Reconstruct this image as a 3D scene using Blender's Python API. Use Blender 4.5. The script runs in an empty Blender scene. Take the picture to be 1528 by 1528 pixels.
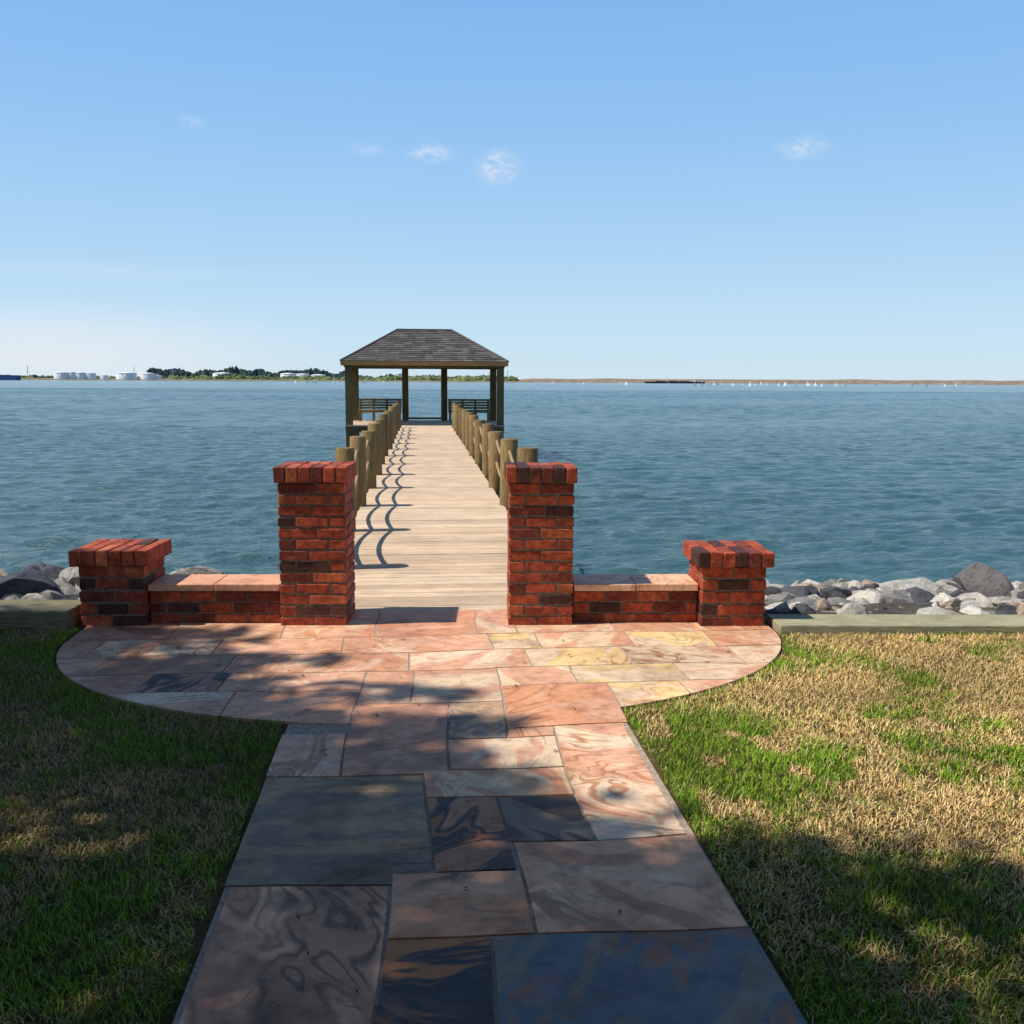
import bpy, bmesh, math, random
import numpy as np
from mathutils import Vector, Matrix, noise
random.seed(7); rng=np.random.default_rng(7)
scene=bpy.context.scene
scene.view_settings.view_transform='Standard'
scene.view_settings.look='None'
scene.view_settings.exposure=0

# ---------------------------------------------------------------- camera
cam_d=bpy.data.cameras.new('camera'); cam=bpy.data.objects.new('camera',cam_d)
scene.collection.objects.link(cam); scene.camera=cam
cam_d.sensor_width=36; cam_d.lens=34.16; cam_d.clip_start=0.05; cam_d.clip_end=60000
yaw=math.radians(5.3); pitch=math.radians(7.66)
R=Matrix.Rotation(-yaw,4,'Z')@Matrix.Rotation(math.pi/2-pitch,4,'X')@Matrix.Rotation(math.radians(0.3),4,'Z')
cam.matrix_world=Matrix.Translation((0,0,1.6))@R

# ---------------------------------------------------------------- sun + sky
ELEV=56.0
SUN=Vector((1,0.075,-math.tan(math.radians(ELEV)))).normalized()   # direction light travels
sd=bpy.data.lights.new('sun','SUN'); sd.energy=5.0; sd.angle=math.radians(0.6); sd.color=(1,0.93,0.81)
so=bpy.data.objects.new('sun',sd); scene.collection.objects.link(so)
so.rotation_euler=SUN.to_track_quat('-Z','Y').to_euler(); so.location=(-20,0,30)
w=bpy.data.worlds.new('World'); scene.world=w; w.use_nodes=True
nt=w.node_tree; N=nt.nodes; L=nt.links; N.clear()
out=N.new('ShaderNodeOutputWorld'); bg=N.new('ShaderNodeBackground'); bg.inputs[1].default_value=0.10
sky=N.new('ShaderNodeTexSky'); sky.sky_type='NISHITA'; sky.sun_disc=False
sky.sun_elevation=math.radians(ELEV); sky.sun_rotation=math.radians(266)
sky.air_density=1.0; sky.dust_density=0.4; sky.ozone_density=3; sky.altitude=0
tc=N.new('ShaderNodeTexCoord')
sep=N.new('ShaderNodeSeparateXYZ'); L.new(tc.outputs['Generated'],sep.inputs[0])
rp_=N.new('ShaderNodeValToRGB'); e=rp_.color_ramp.elements
stops=[(0.0,(.64,.81,.92)),(.05,(.56,.78,.955)),(.14,(.42,.68,.955)),(.25,(.30,.57,.945)),(.36,(.235,.49,.92)),(.6,(.10,.20,.42)),(1.0,(.06,.12,.23))]
while len(e)<len(stops): e.new(.5)
for i,(p,c) in enumerate(stops): e[i].position=p; e[i].color=(*c,1)
L.new(sep.outputs['Z'],rp_.inputs[0])
gain=N.new('ShaderNodeMixRGB'); gain.blend_type='MULTIPLY'; gain.inputs[0].default_value=1; gain.inputs[2].default_value=(10.0,10.0,10.0,1); L.new(rp_.outputs[0],gain.inputs[1])
base=N.new('ShaderNodeMixRGB'); base.inputs[0].default_value=.88; L.new(sky.outputs[0],base.inputs[1]); L.new(gain.outputs[0],base.inputs[2])
cn=N.new('ShaderNodeTexNoise'); cn.inputs['Scale'].default_value=75; cn.inputs['Detail'].default_value=7; cn.inputs['Roughness'].default_value=0.68; cn.inputs['Distortion'].default_value=.6
mp=N.new('ShaderNodeMapping'); mp.inputs['Scale'].default_value=(1,1,1.8)
L.new(tc.outputs['Generated'],mp.inputs[0]); L.new(mp.outputs[0],cn.inputs['Vector'])
clouds=[((.0103,.976,.217),.030,.011,.9),((.075,.977,.206),.030,.021,.95),((.354,.910,.216),.032,.014,.55),
        ((-.206,.950,.234),.016,.008,.35),((-.05,.975,.218),.026,.009,.3),((-.34,.94,.025),.30,.06,.5),((-.32,.94,.100),.26,.012,.10)]
acc=None
def mnode(op,a=None,b=None):
    n=N.new('ShaderNodeMath'); n.operation=op
    for i,v in enumerate((a,b)):
        if v is None: continue
        if isinstance(v,(int,float)): n.inputs[i].default_value=v
        else: L.new(v,n.inputs[i])
    return n.outputs[0]
nr=N.new('ShaderNodeMapRange'); nr.inputs[1].default_value=0.37; nr.inputs[2].default_value=0.70
L.new(cn.outputs['Fac'],nr.inputs[0])
for d,wd,h,s in clouds:
    v=N.new('ShaderNodeVectorMath'); v.operation='SUBTRACT'; L.new(tc.outputs['Generated'],v.inputs[0]); v.inputs[1].default_value=d
    m=N.new('ShaderNodeVectorMath'); m.operation='MULTIPLY'; L.new(v.outputs[0],m.inputs[0]); m.inputs[1].default_value=(1/wd,1/wd,1/h)
    l=N.new('ShaderNodeVectorMath'); l.operation='LENGTH'; L.new(m.outputs[0],l.inputs[0])
    r=N.new('ShaderNodeMapRange'); r.interpolation_type='SMOOTHSTEP'; r.inputs[1].default_value=1; r.inputs[2].default_value=0; r.inputs[4].default_value=s
    L.new(l.outputs['Value'],r.inputs[0])
    if wd<.1: o=mnode('MULTIPLY',r.outputs[0],nr.outputs[0])
    else: o=r.outputs[0]
    acc=o if acc is None else mnode('ADD',acc,o)
mx=N.new('ShaderNodeMixRGB'); mx.inputs[2].default_value=(9.0,8.9,9.1,1)
L.new(acc,mx.inputs[0]); L.new(base.outputs[0],mx.inputs[1])
L.new(mx.outputs[0],bg.inputs[0]); L.new(bg.outputs[0],out.inputs[0])

# ---------------------------------------------------------------- helpers
def mat(name,rough=0.8,spec=0.3):
    m=bpy.data.materials.new(name); m.use_nodes=True
    b=m.node_tree.nodes['Principled BSDF']; b.inputs['Roughness'].default_value=rough
    b.inputs['Specular IOR Level'].default_value=spec
    return m,m.node_tree,b
def ramp(t,fac,stops):
    r=t.nodes.new('ShaderNodeValToRGB'); e=r.color_ramp.elements
    while len(e)<len(stops): e.new(0.5)
    for i,(p,c) in enumerate(stops): e[i].position=p; e[i].color=(*c,1) if len(c)==3 else c
    t.links.new(fac,r.inputs[0]); return r.outputs[0]
def noisen(t,scale,detail=5,rough=.6,vec=None,dist=0):
    n=t.nodes.new('ShaderNodeTexNoise'); n.inputs['Scale'].default_value=scale; n.inputs['Detail'].default_value=detail
    n.inputs['Roughness'].default_value=rough; n.inputs['Distortion'].default_value=dist
    if vec is None:
        c=t.nodes.new('ShaderNodeTexCoord'); vec=c.outputs['Object']
    t.links.new(vec,n.inputs['Vector']); return n.outputs['Fac']
def mix(t,kind,fac,a,b):
    n=t.nodes.new('ShaderNodeMixRGB'); n.blend_type=kind
    for i,v in enumerate((fac,a,b)):
        if isinstance(v,(int,float)): n.inputs[i].default_value=v
        elif isinstance(v,tuple): n.inputs[i].default_value=(*v,1)
        else: t.links.new(v,n.inputs[i])
    return n.outputs[0]
def bump(t,b,h,strength=.5,dist=.01):
    n=t.nodes.new('ShaderNodeBump'); n.inputs['Strength'].default_value=strength; n.inputs['Distance'].default_value=dist
    t.links.new(h,n.inputs['Height']); t.links.new(n.outputs[0],b.inputs['Normal'])
def mapping(t,scale,rot=(0,0,0)):
    c=t.nodes.new('ShaderNodeTexCoord'); m=t.nodes.new('ShaderNodeMapping'); m.inputs['Scale'].default_value=scale; m.inputs['Rotation'].default_value=rot
    t.links.new(c.outputs['Object'],m.inputs[0]); return m.outputs[0]
def attr(t,name):
    a=t.nodes.new('ShaderNodeAttribute'); a.attribute_name=name; return a.outputs['Color']
def tmath(t,op,a,b=None,c=None):
    n=t.nodes.new('ShaderNodeMath'); n.operation=op
    for i,v in enumerate((a,b,c)):
        if v is None: continue
        if isinstance(v,(int,float)): n.inputs[i].default_value=v
        else: t.links.new(v,n.inputs[i])
    return n.outputs[0]
def obj(name,me,parent=None):
    o=bpy.data.objects.new(name,me); scene.collection.objects.link(o)
    if parent: o.parent=parent
    return o
def empty(name,loc=(0,0,0)):
    o=bpy.data.objects.new(name,None); scene.collection.objects.link(o); return o

class MB:
    def __init__(s): s.v=[];s.f=[];s.c=[];s.m=[];s.sm=[]
    def add(s,vs,fs,col=(1,1,1),mi=0,smooth=False):
        k=len(s.v); s.v+= [tuple(v) for v in vs]
        for f in fs: s.f.append([i+k for i in f]); s.c.append(col); s.m.append(mi); s.sm.append(smooth)
    def box(s,c,sz,col=(1,1,1),mi=0,M=None,rz=0,jit=0):
        hx,hy,hz=sz[0]/2,sz[1]/2,sz[2]/2
        vs=[]
        for dz in(-1,1):
            for dx,dy in((-1,-1),(1,-1),(1,1),(-1,1)):
                p=Vector((dx*hx,dy*hy,dz*hz))
                if jit: p+=Vector([random.uniform(-jit,jit) for _ in range(3)])
                if rz: p=Matrix.Rotation(rz,3,'Z')@p
                p=p+Vector(c)
                if M is not None: p=M@p
                vs.append(p)
        s.add(vs,[(3,2,1,0),(4,5,6,7),(0,1,5,4),(1,2,6,5),(2,3,7,6),(3,0,4,7)],col,mi)
    def tube(s,pts,rad,col=(1,1,1),mi=0,seg=10,cap=True):
        pts=[Vector(p) for p in pts]; vs=[];n=len(pts)
        up=None
        for i,p in enumerate(pts):
            t=(pts[min(i+1,n-1)]-pts[max(i-1,0)]).normalized()
            if up is None:
                a=Vector((1,0,0)) if abs(t.x)<.8 else Vector((0,1,0))
                up=(a-t*a.dot(t)).normalized()
            else: up=(up-t*up.dot(t)).normalized()
            b=t.cross(up); r=rad[i] if hasattr(rad,'__len__') else rad
            for k in range(seg):
                th=2*math.pi*k/seg; vs.append(p+(up*math.cos(th)+b*math.sin(th))*r)
        fs=[]
        for i in range(n-1):
            for k in range(seg): fs.append((i*seg+k,i*seg+(k+1)%seg,(i+1)*seg+(k+1)%seg,(i+1)*seg+k))
        s.add(vs,fs,col,mi,True)
        if cap:
            s.add(vs[-seg:],[tuple(range(seg))],col,mi); s.add(vs[:seg],[tuple(reversed(range(seg)))],col,mi)
    def build(s,name,mats,parent=None,bevel=0,extra=None):
        me=bpy.data.meshes.new(name); me.from_pydata(s.v,[],s.f)
        for m in mats: me.materials.append(m)
        me.polygons.foreach_set('material_index',s.m); me.polygons.foreach_set('use_smooth',s.sm)
        a=me.color_attributes.new('col','FLOAT_COLOR','CORNER')
        arr=[]
        for f,c in zip(s.f,s.c): arr+= [c[0],c[1],c[2],1.0]*len(f)
        a.data.foreach_set('color',arr)
        if extra:
            for nm,vals in extra.items():
                a=me.color_attributes.new(nm,'FLOAT_COLOR','CORNER'); arr=[]
                for f,c in zip(s.f,vals): arr+= [c[0],c[1],c[2],1.0]*len(f)
                a.data.foreach_set('color',arr)
        me.update(); o=obj(name,me,parent)
        if bevel:
            b=o.modifiers.new('bevel','BEVEL'); b.width=bevel; b.segments=2; b.limit_method='ANGLE'; b.angle_limit=math.radians(40)
        return o

# ---------------------------------------------------------------- materials
m_brick,t,b=mat('brick',.75,.35)
n=noisen(t,28,6,.7); n2=noisen(t,7,4,.6)
c=mix(t,'MULTIPLY',.85,attr(t,'col'),ramp(t,n,[(.3,(.38,.34,.34)),(.62,(1.1,1.05,1.0))]))
c=mix(t,'MULTIPLY',.7,c,ramp(t,n2,[(.38,(.5,.45,.47)),(.6,(1.12,1.1,1.1))]))
t.links.new(c,b.inputs['Base Color']); bump(t,b,noisen(t,60,6,.7),.9,.006)
m_mortar,t,b=mat('mortar',.95,.1)
t.links.new(ramp(t,noisen(t,40),[(.3,(.10,.075,.06)),(.7,(.30,.235,.18))]),b.inputs['Base Color']); bump(t,b,noisen(t,90),.8,.005)
# sandstone slabs: two body colours + contour-like mineral bands
m_slab,t,b=mat('flagstone',.6,.35)
co=t.nodes.new('ShaderNodeTexCoord')
off=t.nodes.new('ShaderNodeVectorMath'); off.operation='MULTIPLY_ADD'; t.links.new(attr(t,'rnd'),off.inputs[0]); off.inputs[1].default_value=(37,53,29); t.links.new(co.outputs['Object'],off.inputs[2])
vr=t.nodes.new('ShaderNodeVectorRotate'); vr.rotation_type='Z_AXIS'; t.links.new(off.outputs[0],vr.inputs['Vector'])
sx=t.nodes.new('ShaderNodeSeparateColor'); t.links.new(attr(t,'rnd'),sx.inputs[0])
t.links.new(tmath(t,'MULTIPLY',sx.outputs[0],6.3),vr.inputs['Angle'])
st=t.nodes.new('ShaderNodeMapping'); st.inputs['Scale'].default_value=(.8,2.0,1); t.links.new(vr.outputs[0],st.inputs[0])
f1=noisen(t,1.7,2.2,.45,st.outputs[0],1.0)
fine=noisen(t,14,6,.7,off.outputs[0])
fj=tmath(t,'MULTIPLY_ADD',fine,.03,f1)
fb=tmath(t,'ADD',fj,tmath(t,'MULTIPLY',tmath(t,'SUBTRACT',sx.outputs[1],.5),.06))
body=ramp(t,fb,[(.50,(0,0,0)),(.53,(1,1,1))])
sn=tmath(t,'SINE',tmath(t,'MULTIPLY',fj,70))
line=ramp(t,sn,[(.3,(0,0,0)),(.95,(1,1,1))])
where=ramp(t,noisen(t,1.9,3,.5,vr.outputs[0]),[(.43,(0,0,0)),(.56,(1,1,1))])
c=mix(t,'MIX',body,attr(t,'col'),attr(t,'colB'))
lf=tmath(t,'MULTIPLY',tmath(t,'MULTIPLY',line,where),.8)
c=mix(t,'MIX',lf,c,attr(t,'colC'))
stain=ramp(t,noisen(t,2.8,7,.68,off.outputs[0]),[(.54,(0,0,0)),(.66,(.65,.65,.65))])
c=mix(t,'MIX',stain,c,attr(t,'colC'))
blot=noisen(t,11,8,.72,off.outputs[0])
c=mix(t,'MULTIPLY',.9,c,ramp(t,blot,[(.32,(.62,.58,.56)),(.52,(1.0,1.0,1.0)),(.75,(1.2,1.17,1.12))]))
c=mix(t,'MULTIPLY',.6,c,ramp(t,noisen(t,1.4,8,.7),[(.36,(.66,.60,.55)),(.55,(1.05,1.05,1.05))]))
t.links.new(c,b.inputs['Base Color'])
bump(t,b,noisen(t,7,9,.65),.55,.018)
m_grout,t,b=mat('grout',.95,.1)
t.links.new(ramp(t,noisen(t,50),[(.3,(.26,.20,.16)),(.7,(.50,.40,.32))]),b.inputs['Base Color'])
m_ground,t,b=mat('lawn_soil',1,.05)
t.links.new(mix(t,'MIX',ramp(t,noisen(t,1.2,5),[(.45,(0,0,0)),(.62,(1,1,1))]),ramp(t,noisen(t,60,8,.8),[(.3,(.10,.07,.03)),(.7,(.36,.26,.12))]),ramp(t,noisen(t,70,8,.8),[(.3,(.04,.05,.012)),(.7,(.16,.18,.05))])),b.inputs['Base Color'])
bump(t,b,noisen(t,90,8,.8),1,.03)
m_blade,t,b=mat('grass_blade',.7,.2); t.links.new(attr(t,'col'),b.inputs['Base Color'])
def wood(name,base,var=.35,scale=(1,1,1),rough=.8):
    m,t,b=mat(name,rough,.2)
    v=mapping(t,scale)
    g=noisen(t,10,7,.7,v,.4)
    c=mix(t,'MULTIPLY',.9,attr(t,'col'),ramp(t,g,[(.3,(1-var*1.4,)*3),(.65,(1.08,1.08,1.08))]))
    c=mix(t,'MULTIPLY',1,c,base)
    c=mix(t,'MULTIPLY',.5,c,ramp(t,noisen(t,1.7,5),[(.35,(.7,.68,.66)),(.6,(1.05,1.05,1.05))]))
    t.links.new(c,b.inputs['Base Color']); bump(t,b,g,.6,.008); return m
m_deck=wood('deck_wood',(.80,.60,.42),.42,(.5,12,6))
m_post=wood('post_wood',(.32,.215,.10),.62,(9,9,.6))
m_dark=wood('gazebo_wood',(.18,.135,.06),.45,(4,4,1))
m_bench=wood('bench_wood',(.24,.19,.09),.4,(.6,6,6))
m_beam=wood('curb_timber',(.44,.40,.27),.5,(.6,8,8))
m_rope,t,b=mat('rope',.9,.1); t.links.new(ramp(t,noisen(t,50),[(.3,(.25,.17,.09)),(.7,(.45,.32,.18))]),b.inputs['Base Color'])
m_shingle,t,b=mat('shingle',.9,.2)
c=mix(t,'MULTIPLY',.9,attr(t,'col'),ramp(t,noisen(t,9,5,.7),[(.3,(.6,.6,.6)),(.7,(1.25,1.2,1.2))])); t.links.new(c,b.inputs['Base Color'])
m_rock,t,b=mat('rock',.85,.25)
c=mix(t,'MULTIPLY',.95,attr(t,'col'),ramp(t,noisen(t,12,10,.8),[(.36,(.28,.28,.30)),(.5,(.92,.92,.92)),(.7,(1.2,1.18,1.12))])); t.links.new(c,b.inputs['Base Color']); bump(t,b,noisen(t,14,9,.75),1,.04)
m_bed,t,b=mat('shore_bank',.95,.1); t.links.new(ramp(t,noisen(t,8,8,.7),[(.3,(.03,.028,.025)),(.7,(.12,.11,.09))]),b.inputs['Base Color'])
m_leaf,t,b=mat('oak_leaf',.6,.3); t.links.new(attr(t,'col'),b.inputs['Base Color'])
m_bark,t,b=mat('bark',.95,.1); t.links.new(ramp(t,noisen(t,12,7,.7),[(.3,(.05,.04,.03)),(.7,(.18,.14,.1))]),b.inputs['Base Color']); bump(t,b,noisen(t,20,7),1,.03)
m_plain,t,b=mat('painted_far',.6,.3); t.links.new(attr(t,'col'),b.inputs['Base Color'])
m_far,t,b=mat('far_vegetation',1,.0)
t.links.new(mix(t,'MULTIPLY',.7,attr(t,'col'),ramp(t,noisen(t,.05,5),[(.35,(.6,.6,.6)),(.65,(1.3,1.3,1.3))])),b.inputs['Base Color'])
# water
m_water,t,b=mat('water',.14,.5)
b.inputs['IOR'].default_value=1.33
v1=mapping(t,(.6,1.2,1),(0,0,.15))
h2=noisen(t,6.5,4,.62,v1,.5); h3=noisen(t,2.2,3,.55,v1,.4)
hh=tmath(t,'MULTIPLY_ADD',h3,.8,tmath(t,'MULTIPLY',h2,.55))
bump(t,b,hh,1.0,.20)
big=noisen(t,.03,4,.6,mapping(t,(.4,1.6,1)))
t.links.new(ramp(t,big,[(.35,(.038,.095,.102)),(.65,(.050,.122,.140))]),b.inputs['Base Color'])

# ---------------------------------------------------------------- ground & water
WZ=-1.3
g=MB(); prof=[(-300,0),(-40,0),(6.22,0),(6.72,-.004),(7.0,-.28),(9.6,-1.7),(12,-2.6)]
g.v=[]; 
for y,z in prof:
    for x in(-400,400): g.v.append((x,y,z-.002 if z>-.01 else z))
for i in range(len(prof)-1):
    g.f.append([2*i,2*i+1,2*i+3,2*i+2]); g.c.append((1,1,1)); g.m.append(0 if i<2 else 1); g.sm.append(False)
g.build('ground',[m_ground,m_bed])
# light wind chop: sum of directional waves on real geometry, flat sheet beyond
wr=np.random.default_rng(3); NW=80
lam=np.exp(wr.uniform(np.log(.30),np.log(2.3),NW)); th=wr.normal(math.radians(97),math.radians(27),NW); ph=wr.uniform(0,6.28,NW)
amp=lam*wr.uniform(.6,1.3,NW)*.0041*np.clip(.8/lam,.12,1)
def sea(x0,x1,y0,y1,st_,z0,minl,kk=1):
    X,Y=np.meshgrid(np.arange(x0,x1+st_*.5,st_),np.arange(y0,y1+st_*.5,st_)); Z=np.zeros_like(X)
    for l_,t_,p_,a_ in zip(lam,th,ph,amp):
        if l_<minl: continue
        k_=2*math.pi/l_; wob=.35*np.sin(X*.11+p_)+.35*np.sin(Y*.09+2*p_)
        s_=np.sin(k_*(X*math.cos(t_)+Y*math.sin(t_))+p_+wob*2); Z+=kk*a_*(s_+.35*s_*s_)
    gust=.85+.35*np.sin(X*.05+1.3*np.sin(Y*.03))*np.sin(Y*.07+np.sin(X*.02)); Z*=np.clip(gust,.5,1.25)
    ny,nx=X.shape; V=np.stack([X,Y,Z+z0],2).reshape(-1,3)
    a=(np.arange(ny-1)[:,None]*nx+np.arange(nx-1)[None,:]).reshape(-1); F=np.stack([a,a+1,a+nx+1,a+nx],1)
    return V,F
parts=[sea(-14,18,6.6,24,.06,WZ,.28),sea(-48,54,24,62,.11,WZ,.4),sea(-250,290,62,330,.6,WZ,1.2,2.0)]
k_=0;VV=[];FF=[]
for V,F in parts: VV.append(V);FF.append(F+k_);k_+=len(V)
far=np.array([[-20000,6.5,WZ-.12],[20000,6.5,WZ-.12],[20000,330,WZ-.12],[-20000,330,WZ-.12],[-20000,330,WZ],[20000,330,WZ],[20000,30000,WZ],[-20000,30000,WZ]])
VV.append(far);FF.append(np.array([[0,1,2,3],[4,5,6,7]])+k_)
V=np.concatenate(VV);F=np.concatenate(FF); nF=len(F)
me=bpy.data.meshes.new('water'); me.vertices.add(len(V)); me.vertices.foreach_set('co',V.astype(np.float32).reshape(-1))
me.loops.add(nF*4); me.loops.foreach_set('vertex_index',F.astype(np.int32).reshape(-1)); me.polygons.add(nF)
me.polygons.foreach_set('loop_start',np.arange(nF,dtype=np.int32)*4); me.polygons.foreach_set('loop_total',np.full(nF,4,np.int32)); me.polygons.foreach_set('use_smooth',np.ones(nF,bool)); me.update(calc_edges=True)
me.materials.append(m_water); obj('water',me)

# ---------------------------------------------------------------- flagstones
PINK=(.70,.385,.25); SAL=(.66,.31,.17); CRM=(.78,.58,.40); YEL=(.80,.56,.27); TAN=(.42,.30,.18); GRY=(.25,.205,.155); NAV=(.035,.036,.044); RUST=(.42,.16,.055); MAU=(.47,.235,.15); BLU=(.15,.165,.185); BRN=(.13,.07,.045); DRK=(.09,.07,.06)
slabs=[(-.62,-.13,1.25,2.93,MAU,PINK,BRN),(-.13,.17,1.7,2.62,NAV,RUST,RUST),(.17,.95,1.6,2.62,BLU,GRY,RUST),
(-.62,-.13,.3,1.25,PINK,TAN,MAU),(-.13,.5,.6,1.7,CRM,PINK,RUST),(.5,.95,.6,1.6,PINK,MAU,RUST),
(-.13,.30,2.62,3.0,PINK,SAL,BRN),(.30,.95,2.62,3.2,PINK,MAU,CRM),(-.64,.01,2.93,3.81,GRY,TAN,BRN),
(.01,.29,3.0,3.58,NAV,MAU,RUST),(.29,.60,3.2,3.58,DRK,GRY,BRN),(.60,.93,3.2,4.32,PINK,CRM,RUST),(.01,.60,3.58,3.85,CRM,PINK,SAL),
(-.645,-.33,3.81,4.3,PINK,MAU,CRM),(-.33,.12,3.81,4.7,SAL,MAU,PINK),(.12,.60,3.85,4.2,CRM,PINK,TAN),(.12,.385,4.2,4.7,TAN,GRY,PINK),
(.385,.60,4.2,4.32,SAL,PINK,RUST),(.385,.95,4.32,4.93,SAL,PINK,RUST),
(-.95,-.33,4.3,4.93,MAU,PINK,SAL),(-.33,-.07,4.7,5.25,PINK,SAL,CRM),(-.07,.385,4.7,5.25,PINK,CRM,SAL),(-1.75,-.95,4.3,4.93,PINK,CRM,MAU),
(.95,1.35,4.3,4.93,CRM,YEL,RUST),(1.35,2.1,4.3,4.93,PINK,CRM,SAL),
(-2.1,-1.45,4.93,5.25,MAU,PINK,SAL),(-1.45,-1.05,4.93,5.25,DRK,MAU,PINK),(-1.05,-.33,4.93,5.25,PINK,SAL,CRM),(.385,.8,4.93,5.25,PINK,CRM,SAL),(.8,1.42,4.93,5.25,YEL,CRM,TAN),(1.42,2.3,4.93,5.25,CRM,PINK,SAL),
(-2.4,-1.8,5.25,5.62,PINK,MAU,SAL),(-1.8,-1.1,5.25,5.62,MAU,PINK,TAN),(-1.1,-.1,5.25,5.62,PINK,SAL,CRM),(-.1,.6,5.25,5.62,PINK,CRM,SAL),(.6,1.2,5.25,5.62,YEL,CRM,RUST),(1.2,1.85,5.25,5.62,CRM,PINK,RUST),(1.85,2.4,5.25,5.62,PINK,CRM,SAL),
(-2.4,-1.95,5.62,5.98,SAL,PINK,MAU),(-1.95,-1.25,5.62,5.98,PINK,CRM,RUST),(-1.25,-.5,5.62,5.98,PINK,SAL,CRM),(-.5,.42,5.62,5.98,SAL,PINK,CRM),(.42,.72,5.62,5.98,CRM,YEL,BRN),(.72,1.3,5.62,5.98,PINK,CRM,SAL),(1.3,1.8,5.62,5.98,CRM,YEL,TAN),(1.8,2.4,5.62,5.98,PINK,SAL,CRM),
(-2.4,-1.6,5.98,6.45,PINK,MAU,SAL),(-1.6,-.9,5.98,6.45,SAL,PINK,CRM),(-.9,-.30,5.98,6.66,PINK,SAL,CRM),(-.30,.36,5.98,6.66,SAL,PINK,MAU),(.36,.62,5.98,6.66,PINK,CRM,YEL),(.62,1.25,5.98,6.45,PINK,CRM,SAL),(1.25,1.75,5.98,6.45,PINK,CRM,SAL),(1.75,2.4,5.98,6.45,PINK,SAL,CRM)]
def terrace_poly(n=60):
    p=[]
    for i in range(n+1):
        a=math.pi+math.pi*i/n; c_=math.cos(a); rx=2.17 if c_<0 else 2.26
        p.append((rx*c_,6.05+1.66*math.sin(a)))
    return p+[(2.26,6.66),(-2.17,6.66)]
def clip(poly,cl):
    outp=poly
    for i in range(len(cl)):
        a=cl[i]; b_=cl[(i+1)%len(cl)]; inp=outp; outp=[]
        if not inp: return []
        side=lambda p:(b_[0]-a[0])*(p[1]-a[1])-(b_[1]-a[1])*(p[0]-a[0])
        for j in range(len(inp)):
            p=inp[j]; q=inp[(j+1)%len(inp)]; sp,sq=side(p),side(q)
            if sp>=0: outp.append(p)
            if (sp>=0)!=(sq>=0):
                u=sp/(sp-sq); outp.append((p[0]+(q[0]-p[0])*u,p[1]+(q[1]-p[1])*u))
    return outp
TER=terrace_poly()
def warp(x,y):     # joints are slightly out of square, shared by neighbouring slabs
    k=0 if y>6.4 else 1
    ex=max(0,min(1,min(x+.62,.95-x)/.15)) if y<4.3 else 1
    return (x+k*ex*.020*math.sin(2.6*y+1.4*x+.5), y+k*(.022*math.sin(2.4*x+.8*y+1)+.008*math.sin(7*x+2*y)))
srnd=random.Random(21)
sb=MB(); cB=[];cC=[];rn=[]
for (x0,x1,y0,y1,A,B,C) in slabs:
    gp=.006; j=lambda:random.uniform(-.002,.002)
    nx_=max(1,int((x1-x0)/.15)); ny_=max(1,int((y1-y0)/.15))
    P=[]
    for i in range(nx_): P.append((x0+(x1-x0)*i/nx_,y0))
    for i in range(ny_): P.append((x1,y0+(y1-y0)*i/ny_))
    for i in range(nx_): P.append((x1-(x1-x0)*i/nx_,y1))
    for i in range(ny_): P.append((x0,y1-(y1-y0)*i/ny_))
    W_=[]
    for (px_,py_) in P:
        qx=px_+(gp if px_==x0 else -gp if px_==x1 else 0); qy=py_+(gp if py_==y0 else -gp if py_==y1 else 0)
        q=warp(qx,qy); W_.append((q[0]+j()*.6,q[1]+j()*.6))
    P=W_
    if not(-.66<x0 and x1<.96): P=clip(P,TER)
    if len(P)<3: continue
    Q=[]
    for p in P:
        if not Q or (abs(p[0]-Q[-1][0])+abs(p[1]-Q[-1][1]))>.004: Q.append(p)
    if len(Q)<3: continue
    z=.0125+random.uniform(-.001,.001); n=len(Q)
    vs=[(x,y,-.03) for x,y in Q]+[(x,y,z) for x,y in Q]
    fs=[tuple(range(n,2*n))]+[(i,(i+1)%n,(i+1)%n+n,i+n) for i in range(n)]
    k_=random.uniform(.87,1.08); wt=(1.06,.98,.86) if (y1<4 and A is not BLU) else (1,1,1)  # wt: nearer slabs painted warmer to offset the blue cast of the shade
    mk=lambda Q_:tuple(min(.85,q*k_*w_) for q,w_ in zip(Q_,wt))
    sb.add(vs,fs,mk(A)); r=(srnd.random(),srnd.random(),srnd.random())
    if A is NAV or A is BLU: r=(r[0],.5,r[2])
    cB+=[mk(B)]*len(fs); cC+=[mk(C)]*len(fs); rn+=[r]*len(fs)
sb.build('flagstone_path',[m_slab],extra={'colB':cB,'colC':cC,'rnd':rn})
gr=MB(); pz=.0095
gr.add([(x*.995,6.05+(y-6.05)*.995,pz) for x,y in TER],[tuple(range(len(TER)))]); gr.add([(-.632,.3,pz-.0035),(.953,.3,pz-.0035),(.953,4.7,pz-.0035),(-.632,4.7,pz-.0035)],[(0,1,2,3)])
gr.build('path_bedding',[m_grout])
ll=MB()
for i in range(230):
    x,y=random.uniform(-2.6,2.8),random.uniform(1.9,6.1); a=random.uniform(0,6.28); on=(-.62<x<.94 or ((x/2.1)**2+((y-6.05)/1.6)**2<1))
    z=.019 if on else .05; ca,sa=math.cos(a),math.sin(a)
    if random.random()<.6: l_,w_=random.uniform(.008,.02),random.uniform(.004,.008)
    else: l_,w_=random.uniform(.02,.055),.0011
    k=random.uniform(.6,1.2); col=(.20*k,.12*k,.05*k)
    ll.add([(x-ca*l_,y-sa*l_,z),(x+sa*w_,y-ca*w_,z+.003),(x+ca*l_,y+sa*l_,z+.002),(x-sa*w_,y+ca*w_,z+.004)],[(0,1,2,3)],col)
ll.build('leaf_litter',[m_blade])

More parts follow.
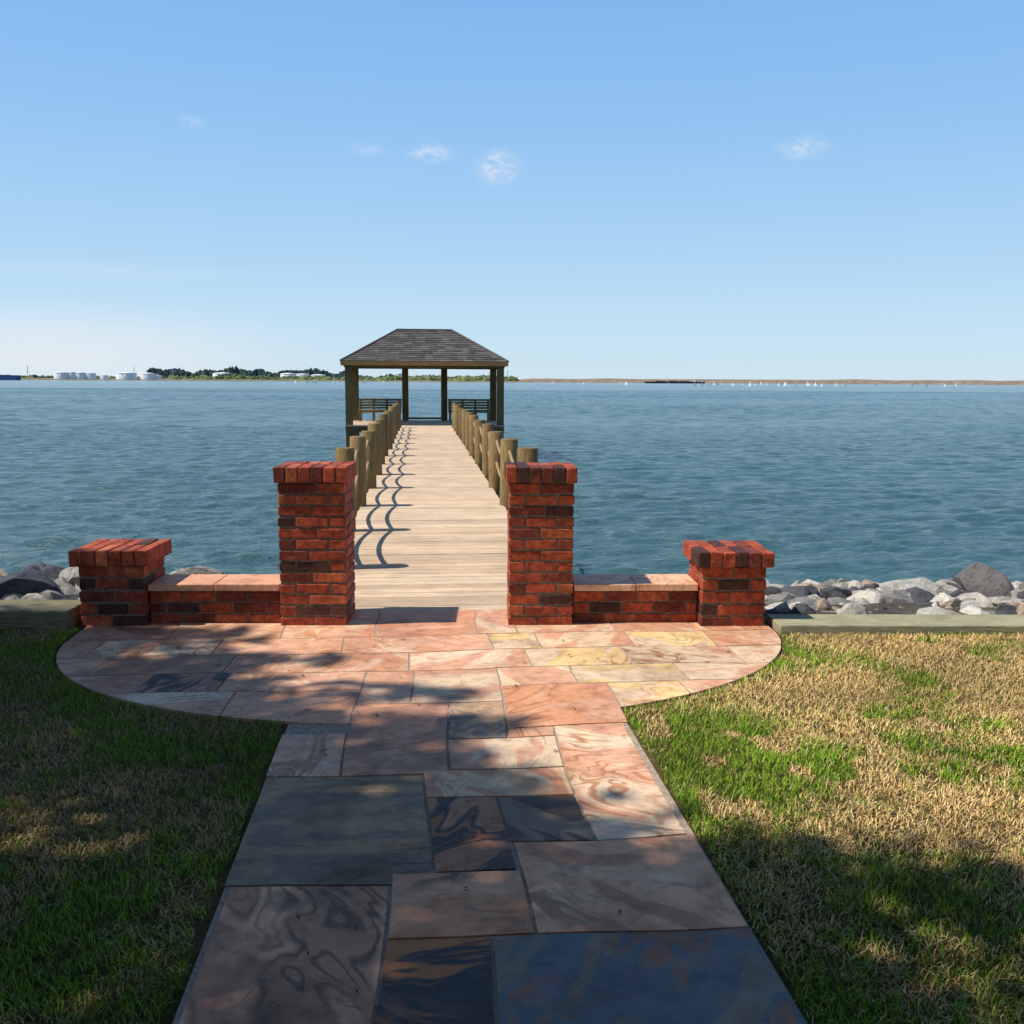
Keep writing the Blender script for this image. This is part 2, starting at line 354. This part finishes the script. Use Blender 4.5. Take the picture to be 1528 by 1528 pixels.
# ---------------------------------------------------------------- brick pillars and walls
WR=Matrix.Translation((.02,6.24,0))@Matrix.Rotation(math.radians(-3.7),4,'Z')@Matrix.Translation((-.02,-6.24,0))
def bcol():
    r=random.random()
    if r<.11: c=(.10,.038,.03)
    elif r<.30: c=(.24,.055,.03)
    elif r<.86: c=(.46,.09,.036)
    else: c=(.56,.145,.06)
    k=random.uniform(.84,1.15); return tuple(x*k for x in c)
def pillar(cx,yf,wd,h,over):
    m=MB(); cy=yf+wd/2; CH=.076; n=round((h-.1)/CH); CH=(h-.1)/n; g_=.013; bw=.1
    T=WR
    m.box((cx,cy,h/2-.02),(wd-.014,wd-.014,h-.06),(1,1,1),1,T)
    for i in range(n):
        z=CH*i+CH/2; bh=CH-g_
        for side in range(4):
            Rz=Matrix.Rotation(side*math.pi/2,4,'Z'); M=T@Matrix.Translation((cx,cy,0))@Rz
            full=(i+side)%2==0
            if full: 
                s_=random.uniform(-.03,.03); spans=[(-wd/2,s_-.0055),(s_+.0055,wd/2)]
            else: spans=[(-wd/2+bw+g_/1, wd/2-bw-g_/1)]
            for a,b2 in spans:
                m.box(((a+b2)/2,-wd/2+bw/2+random.uniform(-.003,.003),z+random.uniform(-.0015,.0015)),(b2-a,bw,bh),bcol(),0,M,jit=.0026)
    W=wd+2*over; k=6; bwid=W/k
    m.box((cx,cy,h-.055),(W-.03,W-.03,.07),(1,1,1),1,T)
    for r in range(2):
        for q in range(k):
            m.box((cx-W/2+bwid*(q+.5),cy-W/4+r*W/2,h-.05+random.uniform(-.003,.003)),(bwid-.009,W/2-.008,.1),bcol(),0,T,jit=.003)
    return m.build('brick_pillar',[m_brick,m_mortar],bevel=.006)
pillar(-.714,6.24,.43,1.05,.025); pillar(.768,6.24,.42,1.05,.025)
pillar(-2.01,6.24,.42,.51,.042); pillar(2.03,6.20,.42,.51,.042)
def lowwall(x0,x1,cc_):
    m=MB(); yf=6.31; dep=.28; H=.225
    m.box(((x0+x1)/2,yf+dep/2,H/2),(x1-x0,dep-.016,H),(1,1,1),1,WR)
    for i in range(3):
        x=x0-(.1 if i%2 else 0); z=.075*i+.0375
        while x<x1-.02:
            a=max(x,x0); b2=min(x+.205,x1)
            if b2-a>.03:
                for yy in(yf+.05,yf+dep-.05): m.box(((a+b2)/2,yy+random.uniform(-.002,.002),z),(b2-a-.004,.1,.064),bcol(),0,WR,jit=.002)
            x+=.215
    w_=m.build('brick_wall',[m_brick,m_mortar],bevel=.004)
    c=MB(); nn=2; ln=(x1-x0)/nn
    for q in range(nn): c.box((x0+ln*(q+.5),yf+dep/2,H+.03),(ln-.006,dep+.07,.045),cc_,0,WR,jit=.002)
    c.build('sandstone_coping',[m_slab],w_,bevel=.005,extra={'colB':[cc_]*len(c.f),'colC':[SAL]*len(c.f),'rnd':[(.3,.2,.7)]*len(c.f)})
lowwall(-1.795,-.935,(.78,.40,.25)); lowwall(.985,1.815,(.82,.52,.34))

def beam(x0,y0,x1,y1,z1,wd,name,kk=1):
    m=MB(); d=Vector((x1-x0,y1-y0)); a=math.atan2(d.y,d.x); Ln=d.length; k=int(Ln/3)+1; n_=Vector((-d.y,d.x)).normalized()
    for q in range(k):
        u=(q+.5)/k; p=Vector((x0,y0))+d*u+n_*wd/2
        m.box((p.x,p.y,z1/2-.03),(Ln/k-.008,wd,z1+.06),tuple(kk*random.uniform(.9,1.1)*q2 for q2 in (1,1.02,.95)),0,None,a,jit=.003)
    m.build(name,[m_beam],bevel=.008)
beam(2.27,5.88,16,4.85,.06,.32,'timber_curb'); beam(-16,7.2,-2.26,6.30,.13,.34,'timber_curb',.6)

# ---------------------------------------------------------------- riprap: angular quarry stone
ico={}
for lv in(2,3):
    bm=bmesh.new(); bmesh.ops.create_icosphere(bm,subdivisions=lv,radius=1); bm.verts.index_update()
    ico[lv]=(np.array([v.co[:] for v in bm.verts]),[[v.index for v in f.verts] for f in bm.faces]); bm.free()
rk=MB()
def rock(p,r,sc,col,lv=2):
    V,F=ico[lv]; V=V*rng.uniform(1.0,1.04,(len(V),1))
    for _ in range(11):
        n_=rng.normal(0,1,3); n_/=np.linalg.norm(n_); d=rng.uniform(.42,.80)
        k=V@n_-d; k=np.clip(k,0,None); V=V-k[:,None]*n_[None,:]
    V=V*np.array(sc)*r*1.35; a=rng.uniform(0,6.28); ca,sa=math.cos(a),math.sin(a); tl=rng.uniform(-.6,.6)
    V=V@np.array([[ca,sa,0],[-sa,ca,0],[0,0,1]]); ct,s_t=math.cos(tl),math.sin(tl); V=V@np.array([[1,0,0],[0,ct,s_t],[0,-s_t,ct]])
    rk.add((V+np.array(p)).tolist(),F,col)
def rc():
    r=random.random()
    if r<.28: c=(.56,.53,.48)
    elif r<.50: c=(.34,.33,.32)
    elif r<.72: c=(.11,.115,.135)
    elif r<.84: c=(.54,.42,.32)
    else: c=(.78,.73,.66)
    k=random.uniform(.85,1.15); return tuple(q*k for q in c)
def rsc(): return (random.uniform(.95,1.4),random.uniform(.8,1.1),random.uniform(.65,.95))
for i in range(1300):
    x=random.uniform(-15,15); y=random.uniform(7.0,10.2)
    if -1.15<x<1.35 and y<8.2: continue
    if abs(x)>6.5 and random.random()<.45: continue
    r=random.choice([.07,.10,.13,.16,.19])
    z=-.10-max(0,(y-7.5))*.60-r*.25+random.uniform(-.03,.05)
    if x<-1: z+=.09
    if abs(x)<2.3: z-=.14
    rock((x,y,z),r,rsc(),rc(),2)
for i in range(1150):      # tight pack right behind the timber curbs and brick piers
    sgn=random.choice([-1,1]); x=sgn*random.uniform(2.33,8 if random.random()<.75 else 14)
    y0=(6.27-.075*(x-2.3)) if sgn>0 else (6.72+.065*(-x-2.3)); y=y0+random.uniform(0,1.25)
    r=random.choice([.045,.06,.075,.09,.11,.13]); z=-.045+random.uniform(-.03,.04)-r*.1-(.03 if y-y0<.3 else 0)+(.07 if sgn<0 else 0)*min(1,(y-y0)*1.5)
    if y-y0<r*1.2: y=y0+r*1.2
    rock((x,y,z),r,rsc(),rc(),2)
rock((-1.72,7.5,-.0),.17,(1.2,1,.8),(.50,.48,.45),3)
for (x,y,z,r,c_) in ((3.75,7.1,-.0,.17,(.68,.66,.62)),(3.30,6.9,-.04,.12,(.80,.75,.68)),(4.3,7.0,-.0,.19,(.20,.19,.19)),(2.72,6.9,-.04,.15,(.12,.12,.14)),(3.0,7.2,-.03,.12,(.65,.5,.38)),(-2.95,7.2,.03,.2,(.09,.10,.13)),(-2.65,7.5,.03,.15,(.5,.48,.44)),(-3.35,7.5,.06,.18,(.6,.58,.54)),(4.05,6.7,-.03,.12,(.6,.55,.5))):
    rock((x,y,z),r,(1.3,1,.75),c_,3)
rk.build('riprap_rocks',[m_rock])

# ---------------------------------------------------------------- pier
PC=.13
pier=empty('pier')
dk=MB(); y=6.68
while y<35.2:
    wd=.138; k=random.uniform(.80,1.10); tt=random.uniform(-.02,.03)
    dk.box((PC+random.uniform(-.008,.008),y+wd/2,-.012+random.uniform(-.002,.002)),(1.84,wd,.036),(k+tt,k,k-tt),0,None,random.uniform(-.0015,.0015))
    y+=wd+.011
dk.build('deck_boards',[m_deck],pier,bevel=.004)
fr=MB()
for x in(PC-.8,PC,PC+.8): fr.box((x,21,-.15),(.06,28.6,.22),(.8,.8,.8))
fr.build('stringers',[m_dark],pier)
ps=MB(); rp=MB(); ys=[8.3+2.1*i for i in range(13)]
for sx_ in(-1,1):
    tops=[]
    for yy in ys:
        x=PC+sx_*.99 if sx_>0 else PC-.94; x+=random.uniform(-.015,.015); hh=.87+random.uniform(-.03,.03); r=.105*random.uniform(.9,1.08)
        lx,ly=random.uniform(-.012,.012),random.uniform(-.012,.012)
        k=random.uniform(.8,1.2)
        ps.tube([(x,yy,-2.6),(x,yy,0),(x+lx,yy+ly,hh-.012),(x+lx,yy+ly,hh)],[r*1.08,r*1.03,r,r*.9],(k,k*random.uniform(.95,1.05),k*.95),0,14)
        tops.append((x,yy))
    for i in range(len(tops)-1):
        for hz,sg in((.74,.15),(.42,.15)):
            pts=[]; sg*=random.uniform(.85,1.2)
            for q in range(13):
                u=q/12; pts.append((tops[i][0]*(1-u)+tops[i+1][0]*u, tops[i][1]*(1-u)+tops[i+1][1]*u, hz-sg*4*u*(1-u)))
            rp.tube(pts,.021,(1,1,1),0,8,False)
ps.build('posts',[m_post],pier); rp.build('ropes',[m_rope],pier)

# ---------------------------------------------------------------- gazebo
gz=empty('gazebo'); GX=.12; GY0,GY1=35.3,39.9; EZ=2.28
fl=MB(); y=GY0
while y<GY1:
    k=random.uniform(.8,1.1); fl.box((GX,y+.07,-.012),(5.75,.138,.036),(k,k,k)); y+=.147
fl.build('floor',[m_deck],gz)
sp=MB()
for z_ in(-.14,): 
    for yy in(GY0+.05,(GY0+GY1)/2,GY1-.05): sp.box((GX,yy,z_),(5.7,.08,.2),(.9,.9,.9))
for x,yy in((-2.72,GY0+.15),(2.72,GY0+.15),(-2.76,GY1-.3),(2.76,GY1-.3),(-.78,GY1-.3),(.78,GY1-.3)):
    sp.box((GX+x,yy,-.3),(.25,.23,4.8),(random.uniform(.85,1.15),)*3)
for yy in(GY0+.15,GY1-.3): 
    for s_ in(-.135,.135): sp.box((GX,yy+s_,2.17),(5.7,.035,.2),(1.2,1.15,1.1))
for x in(-2.72,2.72):
    for s_ in(-.145,.145): sp.box((GX+x+s_,(GY0+GY1)/2,2.16),(.035,4.1,.19),(1,1,1))
sp.box((GX,GY1-.3,.10),(1.30,.06,.08)); 
sp.build('frame',[m_dark],gz,bevel=.006)
rf=MB(); hx,hy=2.98,2.45; cy=(GY0+GY1)/2+.0; RZ=3.50; rl=1.02; nC=17
def lerp(a,b_,u): return tuple(a[i]*(1-u)+b_[i]*u for i in range(3))
corn=[(GX-hx,cy-hy,EZ),(GX+hx,cy-hy,EZ),(GX+hx,cy+hy,EZ),(GX-hx,cy+hy,EZ)]
rid=[(GX-rl,cy,RZ),(GX+rl,cy,RZ)]
for (a,b_,c_,d_) in((corn[0],corn[1],rid[1],rid[0]),(corn[1],corn[2],rid[1],rid[1]),(corn[2],corn[3],rid[0],rid[1]),(corn[3],corn[0],rid[0],rid[0])):
    for i in range(nC):
        u0=i/nC; u1=(i+1)/nC
        L0=Vector(lerp(a,d_,u0)); R0=Vector(lerp(b_,c_,u0)); L1=Vector(lerp(a,d_,u1)); R1=Vector(lerp(b_,c_,u1))
        up=Vector((0,0,.03)); ln=(R0-L0).length; nt_=max(1,int(ln/.3)); o_=.5*(i%2)
        us=[0]+[min(1,(q+o_)/nt_) for q in range(nt_+1) if 0<(q+o_)/nt_<1]+[1]
        for q in range(len(us)-1):
            k=random.choice([.10,.115,.13,.16,.085]); col=(k*1.08,k,k*.94)
            p=[L0.lerp(R0,us[q])+up,L0.lerp(R0,us[q+1])+up,L1.lerp(R1,us[q+1])+up*.1,L1.lerp(R1,us[q])+up*.1]
            rf.add(p+[p[0]-up,p[1]-up],[(0,1,2,3),(4,5,1,0)],col)
for a,b_ in((corn[0],rid[0]),(corn[1],rid[1]),(corn[2],rid[1]),(corn[3],rid[0]),(rid[0],rid[1])):
    rf.tube([Vector(a)+Vector((0,0,.02)),Vector(b_)+Vector((0,0,.02))],.04,(.12,.11,.11),0,6)
rf.build('roof_shingles',[m_shingle],gz)
fa=MB()
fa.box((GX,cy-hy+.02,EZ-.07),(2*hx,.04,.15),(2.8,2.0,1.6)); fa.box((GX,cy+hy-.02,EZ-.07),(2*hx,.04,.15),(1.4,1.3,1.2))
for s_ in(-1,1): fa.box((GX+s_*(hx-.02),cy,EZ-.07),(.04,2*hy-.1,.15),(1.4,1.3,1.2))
fa.box((GX,cy,EZ-.06),(2*hx-.1,2*hy-.1,.03),(1,1,1))
fa.build('fascia',[m_dark],gz)
def bench(x0,x1,yb):
    m=MB(); L_=x1-x0; xc=(x0+x1)/2
    for i in range(4): m.box((xc,yb-.06-.12*i,.44),(L_,.1,.035),(random.uniform(.9,1.2),)*3)
    for i in range(4): m.box((xc,yb+.01+.02*i,.53+.105*i),(L_,.03,.085),(random.uniform(.9,1.2),)*3)
    n_=4
    for i in range(n_):
        x=x0+.08+(L_-.16)*i/(n_-1)
        m.box((x,yb-.44,.21),(.08,.07,.42)); m.box((x,yb+.12,.44),(.08,.05,.88)); m.box((x,yb-.2,.38),(.05,.5,.08))
    m.box((xc,yb-.51,.4),(L_,.03,.1))
    m.build('bench',[m_bench],bevel=.004)
bench(GX-2.62,GX-.92,GY1-.62); bench(GX+.92,GX+2.62,GY1-.62)

# ---------------------------------------------------------------- lawn blades
def vnoise(x,y,s,seed):
    r=np.random.default_rng(seed); G=r.random((128,128)); X=x*s+40; Y=y*s+40
    xi=np.floor(X).astype(int); yi=np.floor(Y).astype(int); fx=X-xi; fy=Y-yi; fx=fx*fx*(3-2*fx); fy=fy*fy*(3-2*fy)
    g_=lambda a,b_:G[a%128,b_%128]
    return (g_(xi,yi)*(1-fx)+g_(xi+1,yi)*fx)*(1-fy)+(g_(xi,yi+1)*(1-fx)+g_(xi+1,yi+1)*fx)*fy
NB=950000
x=rng.uniform(-5.6,6.2,NB); y=1.2+rng.random(NB)**1.1*5.3
keep=(x>-(y*.5+1.2))&(x<(y*.72+.9))
inpath=(x>-.655+.03*(vnoise(x,y,9,5)-.5))&(x<.965+.03*(vnoise(x,y,9,6)-.5))&(y<5)
rxx=np.where(x<0,2.19,2.28)
inter=((x/rxx)**2+((y-6.05)/1.68)**2<1+.02*(vnoise(x,y,9,4)-.5))|((y>6.05)&(abs(x)<rxx))
ylim=np.where(x>0,5.87-(x-2.27)*.075,6.30-(x+2.26)*.0655)
keep&=~inpath&~inter&(y<ylim)&(rng.random(NB)<.35+1.1*vnoise(x,y,16,12))
x=x[keep];y=y[keep]; n=len(x); rxx=rxx[keep]
edge=np.minimum(np.abs(x+.65)+(y>4.5)*9,np.abs(x-.96)+(y>4.5)*9); de=np.sqrt((x/rxx)**2+((y-6.05)/1.67)**2)-1
gn=.5*vnoise(x,y,1.9,1)+.3*vnoise(x,y,5.5,2)+.2*vnoise(x,y,15,3)
gp=np.clip((gn-.60)*5,0,.8)
g2=vnoise(x,y,6.5,31)
gp+=1.3*np.exp(-(((x-1.25)**2/.20+(y-4.0)**2/.24)**1.5))*(g2>.38)+.9*np.exp(-((x-1.15)**2/.05+(y-3.45)**2/.10))*(g2>.3)+.9*np.exp(-((x-1.75)**2/.10+(y-3.7)**2/.05))*(g2>.45)+.9*np.exp(-((x-2.1)**2/.10+(y-5.35)**2/.05))*(g2>.4)
gp+=.6*np.exp(-np.abs(edge)/.06)+.5*np.exp(-np.abs(de)/.035)
gp+=.5*(y<3.0)*(x>0)*(gn>.45)+.35*(x<-.6)*(gn>.55)+.5*(x<-.6)*(y>3.6)*(g2>.6)
isg=rng.random(n)<np.clip(gp,.04,.93)
Ln=rng.uniform(.017,.040,n)*np.where(isg,1.2,1.0); az=rng.uniform(0,2*np.pi,n)
lean=rng.uniform(.35,1.45,n)*np.where(isg,.7,1); wd=rng.uniform(.0009,.0020,n)
dx=np.cos(az);dy=np.sin(az); px=-dy; py=dx
def P(f,lz): return np.stack([x+dx*Ln*f*np.sin(lz),y+dy*Ln*f*np.sin(lz),Ln*f*np.cos(lz)],1)
bs=P(0,lean); mid=P(.55,lean*.8); tip=P(1,np.minimum(lean*1.1,1.5))
off_=np.stack([px*wd,py*wd,np.zeros(n)],1)
V=np.stack([bs-off_,bs+off_,mid+off_*.9,mid-off_*.9,tip],1).reshape(-1,3)
idx=(np.arange(n)*5)[:,None]
loops=np.concatenate([idx+np.array([[0,1,2,3]]),idx+np.array([[3,2,4]])],1).reshape(-1)
ls=np.stack([np.arange(n)*7,np.arange(n)*7+4],1).reshape(-1); lt=np.tile([4,3],n)
me=bpy.data.meshes.new('lawn_grass'); me.vertices.add(n*5); me.vertices.foreach_set('co',V.astype(np.float32).reshape(-1))
me.loops.add(n*7); me.loops.foreach_set('vertex_index',loops.astype(np.int32)); me.polygons.add(n*2)
me.polygons.foreach_set('loop_start',ls.astype(np.int32)); me.polygons.foreach_set('loop_total',lt.astype(np.int32))
me.update(calc_edges=True)
straw=np.array([[.82,.58,.25],[.64,.42,.16],[.88,.69,.38],[.32,.20,.075]])[rng.choice(4,n,p=[.40,.24,.18,.18])]
green=np.array([[.20,.36,.015],[.12,.24,.015],[.30,.44,.04]])[rng.integers(0,3,n)]
cc=np.where(isg[:,None],green,straw)*rng.uniform(.75,1.2,(n,1))*(.75+.5*vnoise(x,y,2.6,9))[:,None]
cc=cc*np.where((x<-.6)&~isg,.58,1)[:,None]*np.where((x<-.6)&isg,.8,1)[:,None]  # left lawn: extra shade painted into the blade colour, straw more than green
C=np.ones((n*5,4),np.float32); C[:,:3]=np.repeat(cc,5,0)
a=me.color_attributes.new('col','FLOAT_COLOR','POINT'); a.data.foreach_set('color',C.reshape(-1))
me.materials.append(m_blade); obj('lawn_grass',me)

# ---------------------------------------------------------------- shade trees (trunks stand behind the viewer)
kx,ky=SUN.x/-SUN.z,SUN.y/-SUN.z
def foliage(clumps,parent,s0,s1,dens):
    VL=[];CL=[]
    for (X,Y,Z,r,d) in clumps:
        nl=int(dens*r*r*d)+8
        p=rng.normal(0,1,(nl,3)); p/=np.linalg.norm(p,axis=1)[:,None]; p*=(rng.random((nl,1))**.5)*r*np.array([[1,1,.7]])*(.8+.4*rng.random((nl,1)))
        p+=np.array([[X,Y,Z]])
        u=rng.normal(0,1,(nl,3)); u/=np.linalg.norm(u,axis=1)[:,None]; v=rng.normal(0,1,(nl,3)); v-=u*(u*v).sum(1)[:,None]; v/=np.linalg.norm(v,axis=1)[:,None]
        s=rng.uniform(s0,s1,(nl,1))
        VL.append(np.stack([p-u*s,p-v*s*.6,p+u*s,p+v*s*.6],1).reshape(-1,3)); k=rng.uniform(.6,1.4,(nl,1))
        CL.append(np.repeat(np.concatenate([.06*k,.085*k,.02*k,np.ones((nl,1))],1),4,0))
    V=np.concatenate(VL); C=np.concatenate(CL); n=len(V)//4
    me=bpy.data.meshes.new('foliage'); me.vertices.add(n*4); me.vertices.foreach_set('co',V.astype(np.float32).reshape(-1))
    me.loops.add(n*4); me.loops.foreach_set('vertex_index',np.arange(n*4,dtype=np.int32)); me.polygons.add(n)
    me.polygons.foreach_set('loop_start',np.arange(n,dtype=np.int32)*4); me.polygons.foreach_set('loop_total',np.full(n,4,np.int32)); me.update(calc_edges=True)
    a=me.color_attributes.new('col','FLOAT_COLOR','POINT'); a.data.foreach_set('color',C.astype(np.float32).reshape(-1))
    me.materials.append(m_leaf); obj('foliage',me,parent)
def trunk(T0,targets,parent,r0=.5,minz=4.3):
    tk=MB(); T0=Vector(T0)
    tk.tube([T0,T0+Vector((.05,0,.4)),T0+Vector((.2,.1,1.8)),T0+Vector((.5,.3,3.4))],[r0,r0*.72,r0*.6,r0*.52],(1,1,1),0,14)
    top=T0+Vector((.5,.3,3.3))
    for (X,Y,Z,r,d) in targets:
        e=Vector((X,Y,Z)); m1=top.lerp(e,.35)+Vector((0,0,.7)); m2=top.lerp(e,.7)+Vector((0,0,.5)); m2.z=max(m2.z,minz)
        tk.tube([top,m1,m2,e],[.10,.07,.03,.010],(1,1,1),0,7,False)
    tk.build('trunk',[m_bark],parent)
tree=empty('sky_blocker_tree'); clumps=[]
def sh(sx_,sy_,r,h,d): clumps.append((sx_-kx*h,sy_-ky*h,h,r,d))
def limit(X):     # northern outline of the canopy shadow on the ground
    if X>1: return 3.30-(X-1)*.36
    if X>-.6: return 3.30+(1-X)*.55
    return min(4.18+(-.6-X)*2.3,6.45)
for i in range(270):
    X=random.uniform(-7.0,4.8); Y=random.uniform(-1.5,6.4)
    r=random.uniform(.5,.8); lim=limit(X)
    if Y>lim-r*.95: Y=lim-r*.95-random.random()*1.6
    sh(X,Y,r,random.uniform(5.0,8.5),1.3)
nmain=len(clumps)
for X in np.arange(-5.5,4.8,.36): sh(X,limit(X)-.38+random.uniform(-.08,.08),.40,random.uniform(7,8.5),1.8)
for X,Y,r in((-3.2,6.1,.5),(-2.9,5.7,.5),(-2.5,5.4,.45),(-2.05,5.75,.32),(-1.8,5.25,.34),(-1.3,5.55,.24),(-.95,5.50,.20),(-.55,5.48,.16),(-1.25,5.0,.30),(-.9,4.75,.34),(-1.5,4.8,.34),(-.35,4.86,.22),(-.05,4.84,.18),(.2,4.8,.12),(-.5,4.42,.30),(-.15,4.25,.30),(.15,4.30,.20),(.42,4.33,.13),(-.4,4.0,.34),(0,3.95,.28),(.3,3.72,.24),(-2.4,6.22,.24),(-2.1,6.2,.22),(-1.8,6.18,.2),(-1.5,6.16,.18),(-1.2,6.12,.15),(-1.0,5.95,.10)):
    sh(X,Y,r,random.uniform(7.5,9),2.6)
foliage(clumps,tree,.06,.10,400)
trunk((-8.4,-2.5,0),clumps[:nmain:14]+clumps[nmain::14],tree)
for (tx,ty) in ((-11,-9),(3,-8.5),(11,-6)):  # unseen trees added behind the camera to cut sky light in the shade
    t2=empty('sky_blocker_tree'); cl=[]
    for i in range(60):
        a=random.uniform(0,6.28); q=random.random()**.5*5; h=random.uniform(2.2,9.5)
        if h<4.5: q=max(q,2.5)
        cx_,cy_=tx+q*math.cos(a),ty+q*math.sin(a)
        if cy_>-3: cy_=-3-random.random()
        cl.append((cx_,cy_,h,random.uniform(1.0,1.5),1))
    foliage(cl,t2,.14,.22,110); trunk((tx,ty,0),cl[::5],t2,.45,3)

# ---------------------------------------------------------------- far shore
def bx(deg,r): a=math.radians(deg); return r*math.sin(a),r*math.cos(a)
def strip(name,b0,b1,r,h,depth,mt,col,nseg=160):
    m=MB(); vs=[]
    for i in range(nseg+1):
        b_=b0+(b1-b0)*i/nseg; k=min(1,min(i,nseg-i)/6+.15); hh=h*k*(.85+.3*noise.noise(Vector((i*.13,r*.01,0))))
        for rr,z in((r,WZ-.5),(r+20,WZ+hh*.45),(r+80,WZ+hh),(r+depth,WZ+hh)):
            x_,y_=bx(b_,rr); vs.append((x_,y_,z))
    fs=[(i*4+j,i*4+4+j,i*4+5+j,i*4+1+j) for i in range(nseg) for j in range(3)]
    m.add(vs,fs,col); return m.build(name,[mt])
strip('far_shore',-45,6.5,2500,6.0,3000,m_far,(.22,.20,.14))
strip('far_shore',4.5,60,2900,14,4000,m_far,(.25,.20,.16))
tr=MB()
def blob(x_,y_,z_,rx,rz,col):
    vs=[];fs=[];S=7;Rn=4
    for i in range(Rn+1):
        ph=math.pi/2*i/Rn
        for k in range(S):
            th=2*math.pi*k/S; j=random.uniform(.75,1.2)
            vs.append((x_+rx*math.cos(ph)*math.cos(th)*j,y_+rx*math.cos(ph)*math.sin(th)*j,z_+rz*(math.sin(ph)*j if i else -.2)))
    for i in range(Rn):
        for k in range(S): fs.append((i*S+k,i*S+(k+1)%S,(i+1)*S+(k+1)%S,(i+1)*S+k))
    tr.add(vs,fs,col)
def band(b0,b1,r0,r1,n,h0,h1,cols,z0=3):
    for i in range(n):
        b_=random.uniform(b0,b1); r=random.uniform(r0,r1); x_,y_=bx(b_,r); h=random.uniform(h0,h1)*(.8+.5*noise.noise(Vector((b_*.9,3,0))))
        k=random.uniform(.8,1.2); c=random.choice(cols); blob(x_,y_,WZ+z0,random.uniform(6,13),h,tuple(q*k for q in c))
DK=[(.06,.10,.10),(.055,.09,.09),(.075,.115,.095)]; LG=[(.18,.23,.08),(.14,.19,.08),(.23,.24,.12),(.12,.17,.08)]
band(-15,-4,2750,2900,500,24,33,DK); band(-4,4.6,2800,2950,260,11,19,DK)
band(-14,5.5,2560,2640,380,7,14,LG); band(-26,-14,2700,2900,190,6,11,DK+LG); band(-11.5,-10,2650,2700,20,14,18,DK)
band(-0.5,4.2,2600,2700,80,12,18,LG)
tr.build('distant_trees',[m_far])
def tank(deg,r,rad,h):
    m=MB(); x_,y_=bx(deg,r); m.tube([(x_,y_,WZ),(x_,y_,WZ+3+h),(x_,y_,WZ+3+h+.3),(x_,y_,WZ+3+h+rad*.12)],[rad,rad,rad*.98,.5],(.74,.76,.78),0,28)
    m.tube([(x_,y_,WZ+3+h*.9),(x_,y_,WZ+3+h*.93)],[rad*1.02,rad*1.02],(.5,.5,.5),0,28); m.build('storage_tank',[m_plain])
for d,rd,h,r_ in((-19.4,17,15,2545),(-18.9,11,16,2545),(-18.5,14,15,2545),(-18.0,13,14,2545),(-16.2,24,15,2545),(-15.1,18,14,2545),(-14.6,9,10,2545),(-17.3,10,9,2545),(-11.2,24,17,2700),(-10.7,12,16,2700),(-7.6,20,17,2690),(-6.8,18,16,2690),(-5.9,20,14,2690),(-1.4,13,19,2640),(.4,14,12,2660)):
    tank(d,r_,rd,h)
ms=MB()
for d,h in((4.3,36),(4.7,32),(5.0,34),(3.9,28),(-21,34),(-15.8,34)):
    x_,y_=bx(d,2700); ms.tube([(x_,y_,WZ),(x_,y_,WZ+h)],.8,(.4,.4,.42),0,5)
ms.build('distant_masts',[m_plain])
def ship(deg,r,Ln_,col,name,hk=.06):
    m=MB(); x_,y_=bx(deg,r); 
    hull=[(-.5,0),(-.46,-.07),(.40,-.07),(.5,0),(.40,.07),(-.46,.07)]
    z0,z1=WZ-1,WZ+Ln_*hk; vs=[(x_+a*Ln_,y_+b_*Ln_,z0) for a,b_ in hull]+[(x_+a*Ln_*1.03,y_+b_*Ln_,z1) for a,b_ in hull]
    m.add(vs,[tuple(range(6,12))]+[(i,(i+1)%6,(i+1)%6+6,i+6) for i in range(6)],col)
    s_=-1 if hk>.04 else 1
    q=hk*.8
    m.box((x_+s_*.36*Ln_,y_,z1+Ln_*q/2),(Ln_*.07,Ln_*.07,Ln_*q),(.75,.75,.75)); m.box((x_+s_*.36*Ln_,y_,z1+Ln_*q*1.2),(Ln_*.03,Ln_*.04,Ln_*q*.4),(.3,.35,.5))
    for k in(-.25,-.05,.15): m.box((x_+k*Ln_,y_,z1+Ln_*.006),(Ln_*.15,Ln_*.1,Ln_*.012),(.16,.12,.11))
    m.build(name,[m_plain])
ship(-22.2,2200,70,(.06,.12,.26),'cargo_ship',.14); ship(14.7,2300,140,(.05,.04,.045),'barge',.03)
sm=MB(); H=[(-.5,0),(-.42,-.16),(.2,-.17),(.55,0),(.2,.17),(-.42,.16)]
sm.add([(a*4,b_*4,-.1) for a,b_ in H]+[(a*4.3,b_*4.4,.4) for a,b_ in H],[tuple(range(6,12))]+[(i,(i+1)%6,(i+1)%6+6,i+6) for i in range(6)],(.8,.8,.8))
sm.tube([(.3,0,.3),(.3,0,5.6)],.05,(.6,.6,.6),0,5); sm.add([(.25,0,.8),(-1.9,.25,.9),(-1.0,.2,3.2),(.25,0,5.5)],[(0,1,2,3)],(.85,.85,.85)); sm.add([(.4,0,.6),(1.9,.1,.5),(.4,0,4.4)],[(0,1,2)],(.85,.85,.85))
sm.tube([(.3,0,.8),(-1.9,.25,.85)],.05,(.5,.5,.5),0,5)
s0=sm.build('sailboat',[m_plain]); first=True
bl=[(random.uniform(14,30),random.uniform(800,1150)) for _ in range(40)]+[(random.uniform(17,24),random.uniform(750,950)) for _ in range(12)]+[(random.uniform(6,13),random.uniform(800,1100)) for _ in range(5)]+[(random.uniform(-9,-2),random.uniform(800,1100)) for _ in range(12)]
for d,r in bl:
    o=s0 if first else bpy.data.objects.new('sailboat',s0.data)
    if not first: scene.collection.objects.link(o)
    first=False; x_,y_=bx(d,r); o.location=(x_,y_,WZ); o.rotation_euler=(random.uniform(-.15,.15),0,random.uniform(0,6.28)); s_=random.uniform(.5,.78); o.scale=(s_,s_,s_)
